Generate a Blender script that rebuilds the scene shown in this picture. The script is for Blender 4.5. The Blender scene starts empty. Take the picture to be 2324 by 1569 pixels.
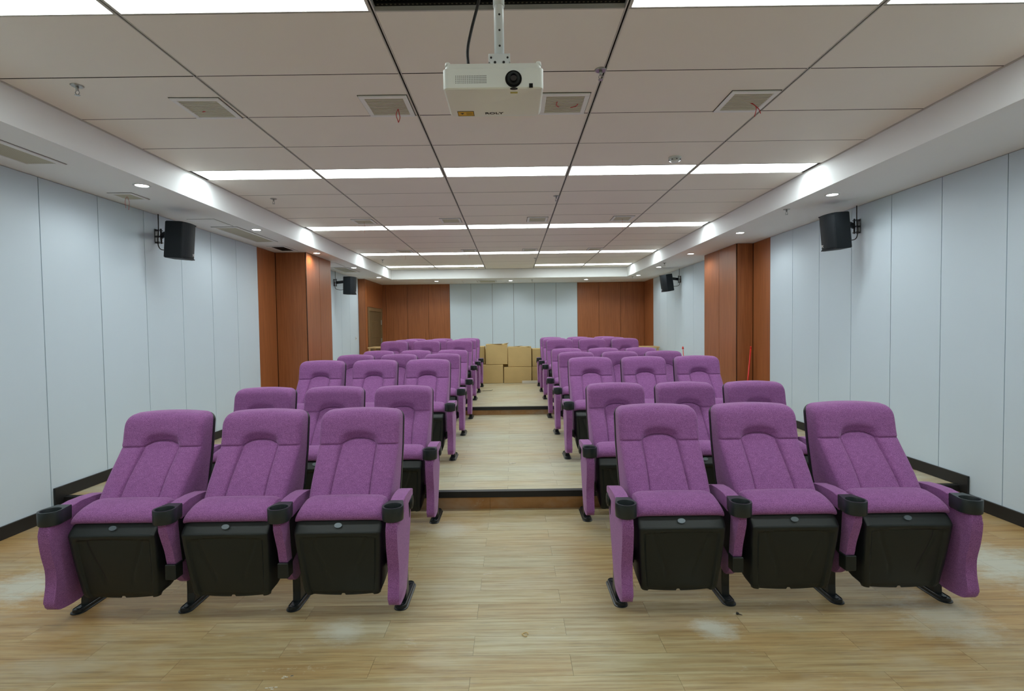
import bpy, bmesh, math, random
from mathutils import Vector, Matrix
random.seed(7)
S = bpy.context.scene
COL = S.collection
# ------------------------------------------------------------------ camera
F_PX, PIT, YAW, ROL, ZC = 1184.0, -0.0334, 0.0003, -0.0132, 1.5144
cy, sy, cp, sp = math.cos(YAW), math.sin(YAW), math.cos(PIT), math.sin(PIT)
fw = Vector((sy*cp, cy*cp, sp)); rt = Vector((cy, -sy, 0)); up = rt.cross(fw)
cr, sr = math.cos(ROL), math.sin(ROL)
r2, u2 = rt*cr + up*sr, up*cr - rt*sr
cam = bpy.data.cameras.new('camera'); co = bpy.data.objects.new('camera', cam); COL.objects.link(co)
co.matrix_world = Matrix(((r2.x, u2.x, -fw.x, 0), (r2.y, u2.y, -fw.y, 0), (r2.z, u2.z, -fw.z, ZC), (0, 0, 0, 1)))
cam.sensor_width = 36; cam.lens = 36*F_PX/2324; cam.clip_start = .05
S.camera = co
# ------------------------------------------------------------------ world, exposure
w = bpy.data.worlds.new('world'); S.world = w; w.use_nodes = True
w.node_tree.nodes['Background'].inputs[0].default_value = (.5, .55, .6, 1)
w.node_tree.nodes['Background'].inputs[1].default_value = .05
S.view_settings.view_transform = 'Standard'; S.view_settings.look = 'None'
S.view_settings.gamma = 1; S.view_settings.use_curve_mapping = False
S.view_settings.exposure = 0.0
PANEL_EMIT = 11.8          # ceiling light panels
SPOT_W = 15.0              # each downlight
try:
    S.cycles.use_denoising = True
    S.cycles.diffuse_bounces = 6; S.cycles.max_bounces = 10
    S.cycles.sample_clamp_indirect = 6
except Exception:
    pass
# ------------------------------------------------------------------ room dimensions
XL, XR, YF, YB = -3.785, 3.75, -3.0, 14.76
ZT, ZS = 3.016, 2.779
CXL, CXR, CYB, CYF = -3.006, 2.923, 13.2, -2.2
Y1, Z1, Y2, Z2 = 4.338, .145, 8.21, .268
G0, GX = 2.514, -1.835

def lin(c):
    c = c/255
    return c/12.92 if c <= .04045 else ((c+.055)/1.055)**2.4
def rgb(r, g, b): return (lin(r), lin(g), lin(b), 1)
# ------------------------------------------------------------------ materials
def newmat(name):
    m = bpy.data.materials.new(name); m.use_nodes = True
    nt = m.node_tree; b = nt.nodes['Principled BSDF']
    return m, nt, b
def node(nt, t, **k):
    n = nt.nodes.new(t)
    for a, v in k.items(): setattr(n, a, v)
    return n
def mixc(nt, fac, a, b, mode='MIX'):
    n = node(nt, 'ShaderNodeMix', data_type='RGBA', blend_type=mode)
    for i, v in ((0, fac), (6, a), (7, b)):
        if hasattr(v, 'links') or isinstance(v, bpy.types.NodeSocket): nt.links.new(v, n.inputs[i])
        else: n.inputs[i].default_value = v
    return n.outputs[2]
def noise(nt, vec, scale, detail=3, rough=.5, sc=(1, 1, 1)):
    mp = node(nt, 'ShaderNodeMapping'); mp.inputs['Scale'].default_value = sc
    nt.links.new(vec, mp.inputs[0])
    n = node(nt, 'ShaderNodeTexNoise'); n.inputs['Scale'].default_value = scale
    n.inputs['Detail'].default_value = detail; n.inputs['Roughness'].default_value = rough
    nt.links.new(mp.outputs[0], n.inputs['Vector'])
    return n.outputs[0]
def ramp(nt, v, stops):
    n = node(nt, 'ShaderNodeValToRGB')
    e = n.color_ramp.elements
    while len(e) < len(stops): e.new(.5)
    for i, (p, c) in enumerate(stops):
        e[i].position = p; e[i].color = c if len(c) == 4 else (*c, 1)
    nt.links.new(v, n.inputs[0])
    return n.outputs[0]
def bump(nt, b, v, strength, dist=.002):
    n = node(nt, 'ShaderNodeBump'); n.inputs['Strength'].default_value = strength
    n.inputs['Distance'].default_value = dist
    nt.links.new(v, n.inputs['Height']); nt.links.new(n.outputs[0], b.inputs['Normal'])
def coord(nt, which='Object'):
    return node(nt, 'ShaderNodeTexCoord').outputs[which]
def plain(name, col, rough=.5, spec=.5, metal=0, var=.08, scale=9):
    m, nt, b = newmat(name)
    n = noise(nt, coord(nt), scale, 3)
    d = tuple(c*(1-var) for c in col[:3]) + (1,)
    nt.links.new(mixc(nt, n, d, col), b.inputs['Base Color'])
    b.inputs['Roughness'].default_value = rough; b.inputs['Metallic'].default_value = metal
    b.inputs['Specular IOR Level'].default_value = spec
    return m
def emis(name, col, s):
    m, nt, b = newmat(name)
    b.inputs['Base Color'].default_value = (.8, .8, .8, 1)
    b.inputs['Emission Color'].default_value = col; b.inputs['Emission Strength'].default_value = s
    return m
M = {}
M['white_panel'] = plain('white_panel', rgb(207, 223, 234), .38, .4, var=.03, scale=2)
M['grey_wall'] = plain('grey_wall', rgb(150, 148, 146), .7)
M['soffit'] = plain('soffit_paint', rgb(240, 242, 243), .7, .3, var=.03, scale=2)
M['tile'] = plain('ceiling_tile_metal', rgb(244, 240, 232), .55, .4, var=.03, scale=3)
M['tbar'] = plain('grid_bar', rgb(205, 203, 198), .5)
M['groove'] = plain('dark_groove', rgb(30, 29, 28), .9, .1)
M['void'] = plain('ceiling_void', rgb(28, 34, 32), .95, .1)
M['black_trim'] = plain('black_trim', rgb(36, 36, 36), .45, .4, var=.35, scale=6)
M['plastic'] = plain('black_plastic', rgb(20, 28, 27), .46, .5, var=.12, scale=14)
M['plastic_smooth'] = plain('black_plastic_smooth', rgb(32, 40, 42), .36, .5, var=.08)
M['metal_black'] = plain('black_painted_metal', rgb(26, 32, 35), .3, .5)
M['tag'] = plain('silver_tag', rgb(96, 106, 112), .3, .6, metal=.4)
M['chrome'] = plain('chrome', rgb(176, 178, 176), .32, .6, metal=.7)
M['speaker'] = plain('speaker_black', rgb(19, 24, 28), .55, .25)
M['proj'] = plain('projector_white', rgb(236, 240, 236), .4, .5, var=.02)
M['white_metal'] = plain('white_metal', rgb(222, 226, 226), .3, .5, var=.02)
M['lens'] = plain('lens_glass', rgb(30, 30, 44), .06, 1.0)
M['black'] = plain('matt_black', rgb(12, 12, 12), .7, .2)
M['yellow'] = plain('yellow_label', rgb(222, 178, 16), .5)
M['yellow_pale'] = plain('pale_yellow_label', rgb(190, 180, 90), .5)
M['ink'] = plain('ink', rgb(30, 30, 30), .6)
M['white_ink'] = plain('white_ink', rgb(225, 225, 225), .5)
M['red'] = plain('red_plastic', rgb(215, 45, 35), .4)
M['redwire'] = plain('red_wire', rgb(200, 40, 40), .5)
M['grille'] = plain('grille', rgb(214, 212, 192), .5)
M['grille_back'] = plain('grille_back', rgb(78, 76, 62), .8)
M['card'] = plain('cardboard', rgb(208, 180, 124), .8, .2, var=.16, scale=5)
M['tape'] = plain('tape', rgb(150, 126, 84), .35, .4, var=.2, scale=12)
M['card_dark'] = plain('cardboard_dark', rgb(90, 72, 45), .8, .2)
M['pale_wood'] = plain('pale_wood', rgb(206, 172, 122), .6, .3, var=.2, scale=12)
M['door'] = plain('door_brown', rgb(112, 92, 62), .5, .3, var=.15, scale=6)
M['door_frame'] = plain('door_frame_brown', rgb(128, 102, 70), .5, .3, var=.15, scale=6)
M['paper'] = plain('paper', rgb(214, 208, 192), .8, .2)
M['light'] = emis('light_panel', (.90, 1.0, 1.0, 1), PANEL_EMIT)
M['down'] = emis('downlight_lens', (.95, 1, 1, 1), 25)

def mat_fabric(name, dark, light):
    m, nt, b = newmat(name)
    oc = coord(nt)
    n1 = noise(nt, oc, 420, 2, .7); n2 = noise(nt, oc, 30, 3, .6, (1, 1, 2.2))
    c = mixc(nt, ramp(nt, n1, [(.34, (0, 0, 0)), (.66, (1, 1, 1))]), dark, light)
    c2 = mixc(nt, ramp(nt, n2, [(.3, (0, 0, 0)), (.75, (1, 1, 1))]), (.88, .88, .88, 1), (1.06, 1.06, 1.06, 1))
    nt.links.new(mixc(nt, 1.0, c, c2, 'MULTIPLY'), b.inputs['Base Color'])
    b.inputs['Roughness'].default_value = .95; b.inputs['Specular IOR Level'].default_value = .15
    b.inputs['Sheen Weight'].default_value = .3; b.inputs['Sheen Roughness'].default_value = .45
    b.inputs['Sheen Tint'].default_value = (.93, .72, .95, 1)
    bump(nt, b, n1, .35, .0012)
    return m
M['fabric'] = mat_fabric('purple_fabric', rgb(108, 59, 109), rgb(176, 119, 178))

def mat_brown():
    m, nt, b = newmat('brown_wood_panel')
    g = coord(nt); oi = node(nt, 'ShaderNodeObjectInfo')
    ad = node(nt, 'ShaderNodeVectorMath', operation='MULTIPLY_ADD')
    nt.links.new(oi.outputs['Random'], ad.inputs[0]); ad.inputs[1].default_value = (37, 51, 23)
    nt.links.new(g, ad.inputs[2])
    n = noise(nt, ad.outputs[0], 60, 5, .65, (1, 1, .025))
    n2 = noise(nt, ad.outputs[0], 2.4, 2, .5, (1, 1, .4))
    c = ramp(nt, n, [(.25, rgb(132, 78, 44)), (.55, rgb(162, 99, 58)), (.85, rgb(180, 115, 70))])
    c2 = mixc(nt, n2, (.86, .84, .82, 1), (1.08, 1.06, 1.04, 1))
    nt.links.new(mixc(nt, 1.0, c, c2, 'MULTIPLY'), b.inputs['Base Color'])
    b.inputs['Roughness'].default_value = .36; b.inputs['Specular IOR Level'].default_value = .45
    return m
M['brown'] = mat_brown()

def mat_plank(name, island, dark=1.0, pale=0.0, warm=False):
    m, nt, b = newmat(name)
    geo = node(nt, 'ShaderNodeNewGeometry')
    if island: rnd = geo.outputs['Random Per Island']; base = geo.outputs['Position']
    else: rnd = node(nt, 'ShaderNodeObjectInfo').outputs['Random']; base = geo.outputs['Position']
    ad = node(nt, 'ShaderNodeVectorMath', operation='MULTIPLY_ADD')
    nt.links.new(rnd, ad.inputs[0]); ad.inputs[1].default_value = (61, 43, 0); nt.links.new(base, ad.inputs[2])
    v = ad.outputs[0]
    n1 = noise(nt, v, 16, 6, .62, (.11, 2.3, .1))
    n2 = noise(nt, v, 70, 5, .7, (.05, 1.3, .1))
    c = ramp(nt, n1, [(.22, rgb(134*dark, 112*dark, 82*dark)), (.42, rgb(172*dark, 154*dark, 120*dark)), (.6, rgb(186*dark, 174*dark, 144*dark)), (.85, rgb(202*dark, 194*dark, 168*dark))])
    g = ramp(nt, n2, [(.28, (.62, .60, .58)), (.5, (1, 1, 1)), (.8, (1.10, 1.10, 1.08))])
    c = mixc(nt, 1.0, c, g, 'MULTIPLY')
    t = ramp(nt, rnd, [(0, (.93, .90, .86)), (.35, (1.0, .97, .92)), (.65, (1.0, 1.0, .98)), (1, (.95, .97, .98))])
    c = mixc(nt, 1.0, c, t, 'MULTIPLY')
    if warm: c = mixc(nt, 1.0, c, (1.0, .66, .40, 1), 'MULTIPLY')
    else:
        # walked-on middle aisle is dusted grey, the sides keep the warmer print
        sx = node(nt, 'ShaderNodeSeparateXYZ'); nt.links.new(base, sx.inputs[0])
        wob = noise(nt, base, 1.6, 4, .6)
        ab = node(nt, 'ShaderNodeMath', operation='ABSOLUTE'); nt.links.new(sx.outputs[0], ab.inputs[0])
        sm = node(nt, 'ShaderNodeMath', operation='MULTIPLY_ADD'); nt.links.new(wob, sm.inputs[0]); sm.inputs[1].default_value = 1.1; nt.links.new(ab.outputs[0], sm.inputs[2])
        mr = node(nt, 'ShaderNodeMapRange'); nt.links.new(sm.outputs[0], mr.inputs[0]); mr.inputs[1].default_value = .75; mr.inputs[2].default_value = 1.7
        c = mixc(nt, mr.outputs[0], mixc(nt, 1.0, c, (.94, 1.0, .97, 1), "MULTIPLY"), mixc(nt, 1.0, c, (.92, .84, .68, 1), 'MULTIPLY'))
    # broad worn, orange-brown and dusty grey areas
    w1 = noise(nt, base, .85, 4, .6, (.55, 1, 1))
    c = mixc(nt, ramp(nt, w1, [(.44, (0, 0, 0)), (.60, (.85, .85, .85))]), c, mixc(nt, 1.0, c, (1.04, .86, .64, 1), 'MULTIPLY'))
    w2 = noise(nt, base, 1.3, 5, .7, (.6, 1.2, 1))
    c = mixc(nt, ramp(nt, w2, [(.52, (0, 0, 0)), (.76, (.55, .55, .55))]), c, rgb(190, 188, 172))
    w3 = noise(nt, base, 9, 6, .8, (.5, 1.1, 1))
    w4 = noise(nt, base, 1.1, 2, .5)
    sp = mixc(nt, 1.0, ramp(nt, w3, [(.60, (0, 0, 0)), (.68, (.7, .7, .7))]), ramp(nt, w4, [(.5, (0, 0, 0)), (.62, (1, 1, 1))]), 'MULTIPLY')
    c = mixc(nt, sp, c, rgb(200, 200, 184))
    for (px, py, rad, k) in ((3.05, 3.2, .38, .8), (2.2, 2.62, .25, .55), (1.0, 2.56, .12, .8), (-.87, 2.57, .12, .6), (-2.95, 3.08, .30, .8), (-.5, 3.9, .2, .5)):
        dn = node(nt, 'ShaderNodeVectorMath', operation='DISTANCE'); nt.links.new(base, dn.inputs[0]); dn.inputs[1].default_value = (px, py, 0)
        ds_ = node(nt, 'ShaderNodeMath', operation='MULTIPLY_ADD'); nt.links.new(w3, ds_.inputs[0]); ds_.inputs[1].default_value = rad*2.6; nt.links.new(dn.outputs['Value'], ds_.inputs[2])
        mk = node(nt, 'ShaderNodeMapRange'); nt.links.new(ds_.outputs[0], mk.inputs[0]); mk.inputs[1].default_value = rad*2.35; mk.inputs[2].default_value = rad*1.55; mk.inputs[3].default_value = 0; mk.inputs[4].default_value = k
        c = mixc(nt, mk.outputs[0], c, rgb(196, 198, 184))
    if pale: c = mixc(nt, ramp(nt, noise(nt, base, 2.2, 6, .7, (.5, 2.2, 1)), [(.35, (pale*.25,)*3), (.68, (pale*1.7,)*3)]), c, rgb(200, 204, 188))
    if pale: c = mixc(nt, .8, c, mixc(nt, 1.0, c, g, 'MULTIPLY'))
    nt.links.new(c, b.inputs['Base Color'])
    rr = mixc(nt, w2, (.30, .30, .30, 1), (.50, .50, .50, 1))
    nt.links.new(rr, b.inputs['Roughness']); b.inputs['Specular IOR Level'].default_value = .5
    return m
M['plank'] = mat_plank('vinyl_plank', False)
M['plank_i'] = mat_plank('vinyl_plank_joined', True)
M['plank_pale'] = mat_plank('vinyl_plank_pale', False, 1.04, .36)  # paler, greyer plank colour for the two raised levels
M['plank_i_pale'] = mat_plank('vinyl_plank_joined_pale', True, 1.04, .36)
M['riser'] = mat_plank('riser_plank', False, .86, 0, True)

# ------------------------------------------------------------------ mesh helpers
def link_mesh(name, bm, mat, parent=None, smooth=False, loc=None):
    bmesh.ops.recalc_face_normals(bm, faces=bm.faces[:])
    me = bpy.data.meshes.new(name); bm.to_mesh(me); bm.free()
    if isinstance(mat, (list, tuple)):
        for x in mat: me.materials.append(M[x])
    else: me.materials.append(M[mat])
    if smooth:
        for p in me.polygons: p.use_smooth = True
    return link_data(name, me, parent, loc)
def link_data(name, me, parent=None, loc=None):
    o = bpy.data.objects.new(name, me); COL.objects.link(o)
    if parent: o.parent = parent
    if loc is not None: o.location = loc
    return o
def box(bm, x0, x1, y0, y1, z0, z1, bev=0, seg=1, mi=0):
    vs = [bm.verts.new((x, y, z)) for z in (z0, z1) for y in (y0, y1) for x in (x0, x1)]
    fs = [(0, 2, 3, 1), (4, 5, 7, 6), (0, 1, 5, 4), (2, 6, 7, 3), (0, 4, 6, 2), (1, 3, 7, 5)]
    ff = [bm.faces.new([vs[i] for i in f]) for f in fs]
    for f in ff: f.material_index = mi
    if bev > 0:
        es = list({e for f in ff for e in f.edges})
        bmesh.ops.bevel(bm, geom=es, offset=bev, segments=seg, affect='EDGES', profile=.5)
    return ff
def cyl(bm, p0, p1, r0, r1=None, n=16, cap=True, mi=0):
    r1 = r0 if r1 is None else r1
    p0, p1 = Vector(p0), Vector(p1); d = (p1-p0).normalized()
    a = d.orthogonal().normalized(); b = d.cross(a)
    A = [bm.verts.new(p0+(a*math.cos(t)+b*math.sin(t))*r0) for t in [2*math.pi*i/n for i in range(n)]]
    B = [bm.verts.new(p1+(a*math.cos(t)+b*math.sin(t))*r1) for t in [2*math.pi*i/n for i in range(n)]]
    for i in range(n):
        f = bm.faces.new((A[i], A[(i+1) % n], B[(i+1) % n], B[i])); f.material_index = mi; f.smooth = True
    if cap:
        bm.faces.new(A[::-1]).material_index = mi; bm.faces.new(B).material_index = mi
def tube(bm, pts, r, n=8, sub=6):
    P = [Vector(p) for p in pts]
    if sub > 1 and len(P) > 2:
        Q = []
        for i in range(len(P)-1):
            p0, p1, p2, p3 = P[max(i-1, 0)], P[i], P[i+1], P[min(i+2, len(P)-1)]
            for k in range(sub):
                t = k/sub
                Q.append(.5*((2*p1)+(p2-p0)*t+(2*p0-5*p1+4*p2-p3)*t*t+(3*p1-p0-3*p2+p3)*t**3))
        Q.append(P[-1]); P = Q
    prev = None
    d = (P[1]-P[0]).normalized(); a = d.orthogonal().normalized()
    for i, p in enumerate(P):
        d = (P[min(i+1, len(P)-1)]-P[max(i-1, 0)]).normalized()
        a = (a-d*a.dot(d)).normalized(); b = d.cross(a)
        ring = [bm.verts.new(p+(a*math.cos(2*math.pi*k/n)+b*math.sin(2*math.pi*k/n))*r) for k in range(n)]
        if prev:
            for k in range(n):
                bm.faces.new((prev[k], prev[(k+1) % n], ring[(k+1) % n], ring[k])).smooth = True
        else: bm.faces.new(ring[::-1])
        prev = ring
    bm.faces.new(prev)
def prism_yz(bm, prof, x0, x1, bev=0, seg=2, mi=0):
    """profile in (y,z) extruded along x"""
    A = [bm.verts.new((x0, y, z)) for y, z in prof]; B = [bm.verts.new((x1, y, z)) for y, z in prof]
    n = len(prof); fs = [bm.faces.new(A), bm.faces.new(B[::-1])]
    side = []
    for i in range(n): side.append(bm.faces.new((A[i], B[i], B[(i+1) % n], A[(i+1) % n])))
    for f in fs+side: f.material_index = mi
    if bev > 0:
        es = [e for f in fs for e in f.edges]
        bmesh.ops.bevel(bm, geom=es, offset=bev, segments=seg, affect='EDGES', profile=.5)
def smooth_closed(P, sub=4):
    Q = []; n = len(P)
    for i in range(n):
        p0, p1, p2, p3 = [Vector(P[(i+k) % n]) for k in (-1, 0, 1, 2)]
        for k in range(sub):
            t = k/sub
            q = .5*((2*p1)+(p2-p0)*t+(2*p0-5*p1+4*p2-p3)*t*t+(3*p1-p0-3*p2+p3)*t**3)
            Q.append((q[0], q[1]))
    return Q
def text_mesh(name, txt, size, mat, parent, mw, extrude=.0004):
    cu = bpy.data.curves.new(name, 'FONT'); cu.body = txt; cu.size = size; cu.extrude = extrude
    cu.align_x = 'CENTER'; cu.align_y = 'CENTER'; cu.offset = size*.02
    t = bpy.data.objects.new('tmp', cu); COL.objects.link(t)
    bpy.context.view_layer.update()
    me = bpy.data.meshes.new_from_object(t.evaluated_get(bpy.context.evaluated_depsgraph_get()))
    bpy.data.objects.remove(t)
    me.materials.clear(); me.materials.append(M[mat])
    o = link_data(name, me, parent); o.matrix_local = mw
    return o
def tag(o, label, cat, group=None, kind=None):
    o['label'] = label; o['category'] = cat
    if group: o['group'] = group
    if kind: o['kind'] = kind
    return o
def empty(name, loc=(0, 0, 0)):
    o = bpy.data.objects.new(name, None); COL.objects.link(o); o.location = loc; o.empty_display_size = .1
    return o
def copy_tree(o, parent=None):
    c = o.copy(); COL.objects.link(c)
    if parent: c.parent = parent
    for ch in o.children: copy_tree(ch, c)
    return c
def struct(name, label, cat):
    o = empty(name); tag(o, label, cat, kind='structure'); return o

# ================================================================== FLOOR
def floor_level(name, label, y0, y1, z, zb, x0, x1, indiv, phase, row0, sfx=''):
    bm = bmesh.new(); box(bm, x0-.05, x1+.05, y0, y1, zb, z-.004)
    fl = link_mesh(name, bm, 'groove'); tag(fl, label, 'floor', kind='structure')
    cache = {}; stuff = bmesh.new(); nstuff = 0
    j = -60
    while True:
        a = row0+.15*j
        if a >= y1-1e-4: break
        b = a+.15
        if b > y0+1e-3:
            ya, yb = max(a, y0+.0005), min(b, y1-.0005)
            off = phase[j % 2]; k = math.floor((x0-off)/.9)
            while off+.9*k < x1:
                xa, xb = max(off+.9*k, x0), min(off+.9*(k+1), x1)
                k += 1
                if xb-xa < .02: continue
                g = .0006
                if indiv(xa, xb, ya, yb):
                    key = (round(xb-xa, 3), round(yb-ya, 3))
                    if key not in cache:
                        bm = bmesh.new(); lx, ly = (xb-xa)/2-g, (yb-ya)/2-g
                        box(bm, -lx, lx, -ly, ly, -.004, 0)
                        me = bpy.data.meshes.new('plank'); 
                        bmesh.ops.recalc_face_normals(bm, faces=bm.faces[:]); bm.to_mesh(me); bm.free()
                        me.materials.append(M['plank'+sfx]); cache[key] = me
                    link_data('plank', cache[key], fl, ((xa+xb)/2, (ya+yb)/2, z))
                else:
                    box(stuff, xa+g, xb-g, ya+g, yb-g, z-.004, z); nstuff += 1
        j += 1
    if nstuff:
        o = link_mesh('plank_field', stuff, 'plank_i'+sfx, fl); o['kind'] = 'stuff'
    else: stuff.free()
    return fl
floor_level('floor', 'wood-look vinyl plank floor in front of the first step, worn and dusty', YF, Y1, 0, -.1, XL, XR,
            lambda xa, xb, ya, yb: ya > 1.7, (.25, -.2), 4.018)
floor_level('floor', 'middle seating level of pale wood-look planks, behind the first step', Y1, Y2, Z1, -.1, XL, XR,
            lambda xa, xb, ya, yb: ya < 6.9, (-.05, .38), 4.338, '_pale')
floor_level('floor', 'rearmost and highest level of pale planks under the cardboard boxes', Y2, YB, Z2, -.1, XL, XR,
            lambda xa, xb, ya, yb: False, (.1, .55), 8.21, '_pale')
for i, (ys, za, zb) in enumerate(((Y1, 0, Z1), (Y2, Z1, Z2))):
    t = struct('trim_%d' % (i+1), ('first' if i == 0 else 'second')+' aisle step edge, black nosing over a brown plank riser', 'step')
    bm = bmesh.new()
    prism_yz(bm, [(ys-.012, zb+.004), (ys+.045, zb+.004), (ys+.045, zb+.0005), (ys-.004, zb+.0005), (ys-.004, zb-.046), (ys-.012, zb-.046)], XL+.002, XR-.002)
    link_mesh('nosing', bm, 'black_trim', t)
    xs = [XL+.002, -2.62, -1.4, -.2, 1.0, 2.2, XR-.002]
    for a, b in zip(xs, xs[1:]):
        bm = bmesh.new(); box(bm, -(b-a)/2+.001, (b-a)/2-.001, -.003, .003, 0, zb-za-.03)
        link_mesh('plank', bm, 'riser', t, loc=((a+b)/2, ys-.004, za+.001))

# ================================================================== WALLS
def vpanel(x0, x1, y0, y1, mat, parent, z0=.0, z1=ZS, g=.0035):
    lx, ly = abs(x1-x0), abs(y1-y0)
    gx, gy = (g, 0) if lx > ly else (0, g)
    bm = bmesh.new(); box(bm, -lx/2+gx, lx/2-gx, -ly/2+gy, ly/2-gy, 0, z1-z0-.004)
    return link_mesh('wall_panel', bm, mat, parent, loc=((x0+x1)/2, (y0+y1)/2, z0))
def backing(name, label, x0, x1, y0, y1, mat='groove', z1=ZT+.6):
    bm = bmesh.new(); box(bm, x0, x1, y0, y1, -.1, z1)
    o = link_mesh(name, bm, mat); tag(o, label, 'wall', kind='structure'); return o
wl = backing('wall_left', 'long side wall of white vertical panels with brown wood pilaster and door', XL-.12, XL-.012, YF, YB)
wr = backing('wall_right', 'long side wall of white vertical panels with brown pilaster and red pole', XR+.012, XR+.12, YF, YB)
wb = backing('wall_back', 'far end wall, white panels between brown wood panels, behind the boxes', XL-.12, XR+.12, YB+.012, YB+.12)
wf = backing('wall_front', 'plain white wall behind the camera', XL-.12, XR+.12, YF-.12, YF, 'grey_wall')
PT = .012
def side_panels(wall, x, sgn, ys, mat):
    for a, b in zip(ys, ys[1:]):
        z0 = 0 if b < Y1 else 0
        xa, xb = (x-PT, x) if sgn < 0 else (x, x+PT)
        vpanel(xa, xb, a, b, mat, wall)
L0, R0 = 4.23, 3.962
ys = [L0+.6*i for i in range(-12, 7)]; ys[0] = YF; side_panels(wl, XL, -1, ys, 'white_panel'); yb0 = ys[-1]
side_panels(wl, XL, -1, [yb0, 8.42], 'brown')
side_panels(wl, XL, -1, [9.55, 9.83, 10.43, 11.03, 11.63, 12.23, 12.83, 12.93], 'white_panel')
ysr = [R0+.602*i for i in range(-11, 7)]; ysr[0] = YF; side_panels(wr, XR, 1, ysr, 'white_panel')
side_panels(wr, XR, 1, [ysr[-1], 8.10], 'brown')
side_panels(wr, XR, 1, [9.43, 9.55, 10.15, 10.76, 11.36, 11.97, 12.58, 13.19, 13.80], 'white_panel')
side_panels(wr, XR, 1, [13.80, YB], 'brown')
# back wall panels
xb = -1.735
xs = [XL, -3.535, -2.935, -2.335, xb]
for a, b in zip(xs, xs[1:]): vpanel(a, b, YB, YB+PT, 'brown', wb)
for i in range(6): vpanel(xb+.6*i, xb+.6*(i+1), YB, YB+PT, 'white_panel', wb)
xe = xb+3.6
for a, b in ((xe, xe+.61), (xe+.61, xe+1.22), (xe+1.22, XR)): vpanel(a, b, YB, YB+PT, 'brown', wb)
# pilasters
def pilaster(name, label, wall_x, face_x, ya, yb_, seams):
    t = struct(name, label, 'pilaster')
    x0, x1 = sorted((wall_x, face_x)); s = 1 if face_x > wall_x else -1
    bm = bmesh.new(); box(bm, x0+(.0 if s > 0 else .014), x1-(.014 if s > 0 else 0), ya+.014, yb_-.014, 0, ZS-.002)
    link_mesh('core', bm, 'groove', t)
    fx = (face_x-.012, face_x) if s > 0 else (face_x, face_x+.012)
    yy = [ya]+seams+[yb_]
    for a, b in zip(yy, yy[1:]): vpanel(fx[0], fx[1], a+.003, b-.001, 'brown', t)
    vpanel(x0, x1-.012 if s > 0 else x1, ya, ya+.012, 'brown', t) if s > 0 else vpanel(x0+.012, x1, ya, ya+.012, 'brown', t)
    vpanel(x0, x1-.012 if s > 0 else x1, yb_-.012, yb_, 'brown', t) if s > 0 else vpanel(x0+.012, x1, yb_-.012, yb_, 'brown', t)
    bm = bmesh.new(); cyl(bm, (face_x-.006*s, ya+.004, 0), (face_x-.006*s, ya+.004, ZS-.004), .004, n=8)
    link_mesh('corner_strip', bm, 'black_trim', t)
    return t
pilaster('trim_3', 'brown wood pilaster under the amber-lit downlight, on the door side wall', XL, -3.29, 8.43, 9.57, [9.0])
pilaster('trim_4', 'brown wood pilaster beside the leaning red pole', XR, 3.49, 8.11, 9.45, [8.78])
# far left return with door
t = struct('trim_5', 'brown panelled wall return that holds the door', 'wall')
bm = bmesh.new(); box(bm, XL, -3.635, 12.96, YB, 0, ZS-.002); link_mesh('core', bm, 'groove', t)
vpanel(XL+.001, -3.622, 12.935, 12.947, 'brown', t)
vpanel(-3.634, -3.622, 12.949, 13.16, 'brown', t)
vpanel(-3.634, -3.622, 13.16, 14.56, 'brown', t, z0=2.10)
vpanel(-3.634, -3.622, 14.56, YB, 'brown', t)
bm = bmesh.new(); cyl(bm, (-3.628, 12.95, 0), (-3.628, 12.95, ZS), .006, n=6); link_mesh('corner_strip', bm, 'black_trim', t)
d = struct('door_1', 'narrow olive-brown door beyond the last chairs, pale board before it', 'door')
bm = bmesh.new(); box(bm, -3.632, -3.615, 13.25, 14.47, Z2, 2.0, .003); link_mesh('door_leaf', bm, 'door', d)
for a, b, za, zb in ((13.17, 13.25, Z2, 2.09), (14.47, 14.55, Z2, 2.09), (13.25, 14.47, 2.0, 2.09)):
    bm = bmesh.new(); box(bm, -3.625, -3.595, a, b, za, zb, .004); link_mesh('door_frame', bm, 'door_frame', d)
for za, zb in ((.5, 1.15), (1.3, 1.75)):
    bm = bmesh.new(); box(bm, -3.622, -3.609, 13.5, 14.2, za, zb, .006); link_mesh('door_panel', bm, 'door', d)
for z in (.6, 1.15, 1.65):
    bm = bmesh.new(); box(bm, -3.612, -3.59, 14.44, 14.46, z, z+.13); link_mesh('hinge', bm, 'chrome', d)

# baseboards
def baseboard(name, label, segs):
    t = struct(name, label, 'baseboard')
    for x0, x1, y0, y1, z0, z1 in segs:
        bm = bmesh.new(); box(bm, x0, x1, y0, y1, z0, z1, .0015); link_mesh('baseboard_length', bm, 'black_trim', t)
BT = .014
baseboard('baseboard_left', 'black skirting board stepping up along the door side wall', [
    (XL, XL+BT, YF, Y1-.013, .001, .10), (XL, XL+BT*1.3, Y1-.09, Y1+.002, .10, Z1+.1), (XL, XL+BT, Y1+.002, Y2-.013, Z1+.005, Z1+.1), (XL, XL+BT, Y2-.09, 8.42, Z1+.1, Z2+.1),
    (XL, -3.29, 8.415, 8.43, Z2, Z2+.1), (-3.29, -3.276, 8.416, 9.58, Z2, Z2+.1), (XL, XL+BT, 9.59, 12.93, Z2, Z2+.1)])
baseboard('baseboard_right', 'black skirting board stepping up along the wall with the red pole', [
    (XR-BT, XR, YF, Y1-.013, .001, .10), (XR-BT*1.3, XR, Y1-.09, Y1+.002, .10, Z1+.1), (XR-BT, XR, Y1+.002, Y2-.1, Z1+.005, Z1+.1),
    (3.49, XR, 8.095, 8.11, Z1, Z2+.1), (3.476, 3.49, 8.096, 9.46, Z2, Z2+.1), (XR-BT, XR, 9.47, YB, Z2, Z2+.1)])
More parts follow.
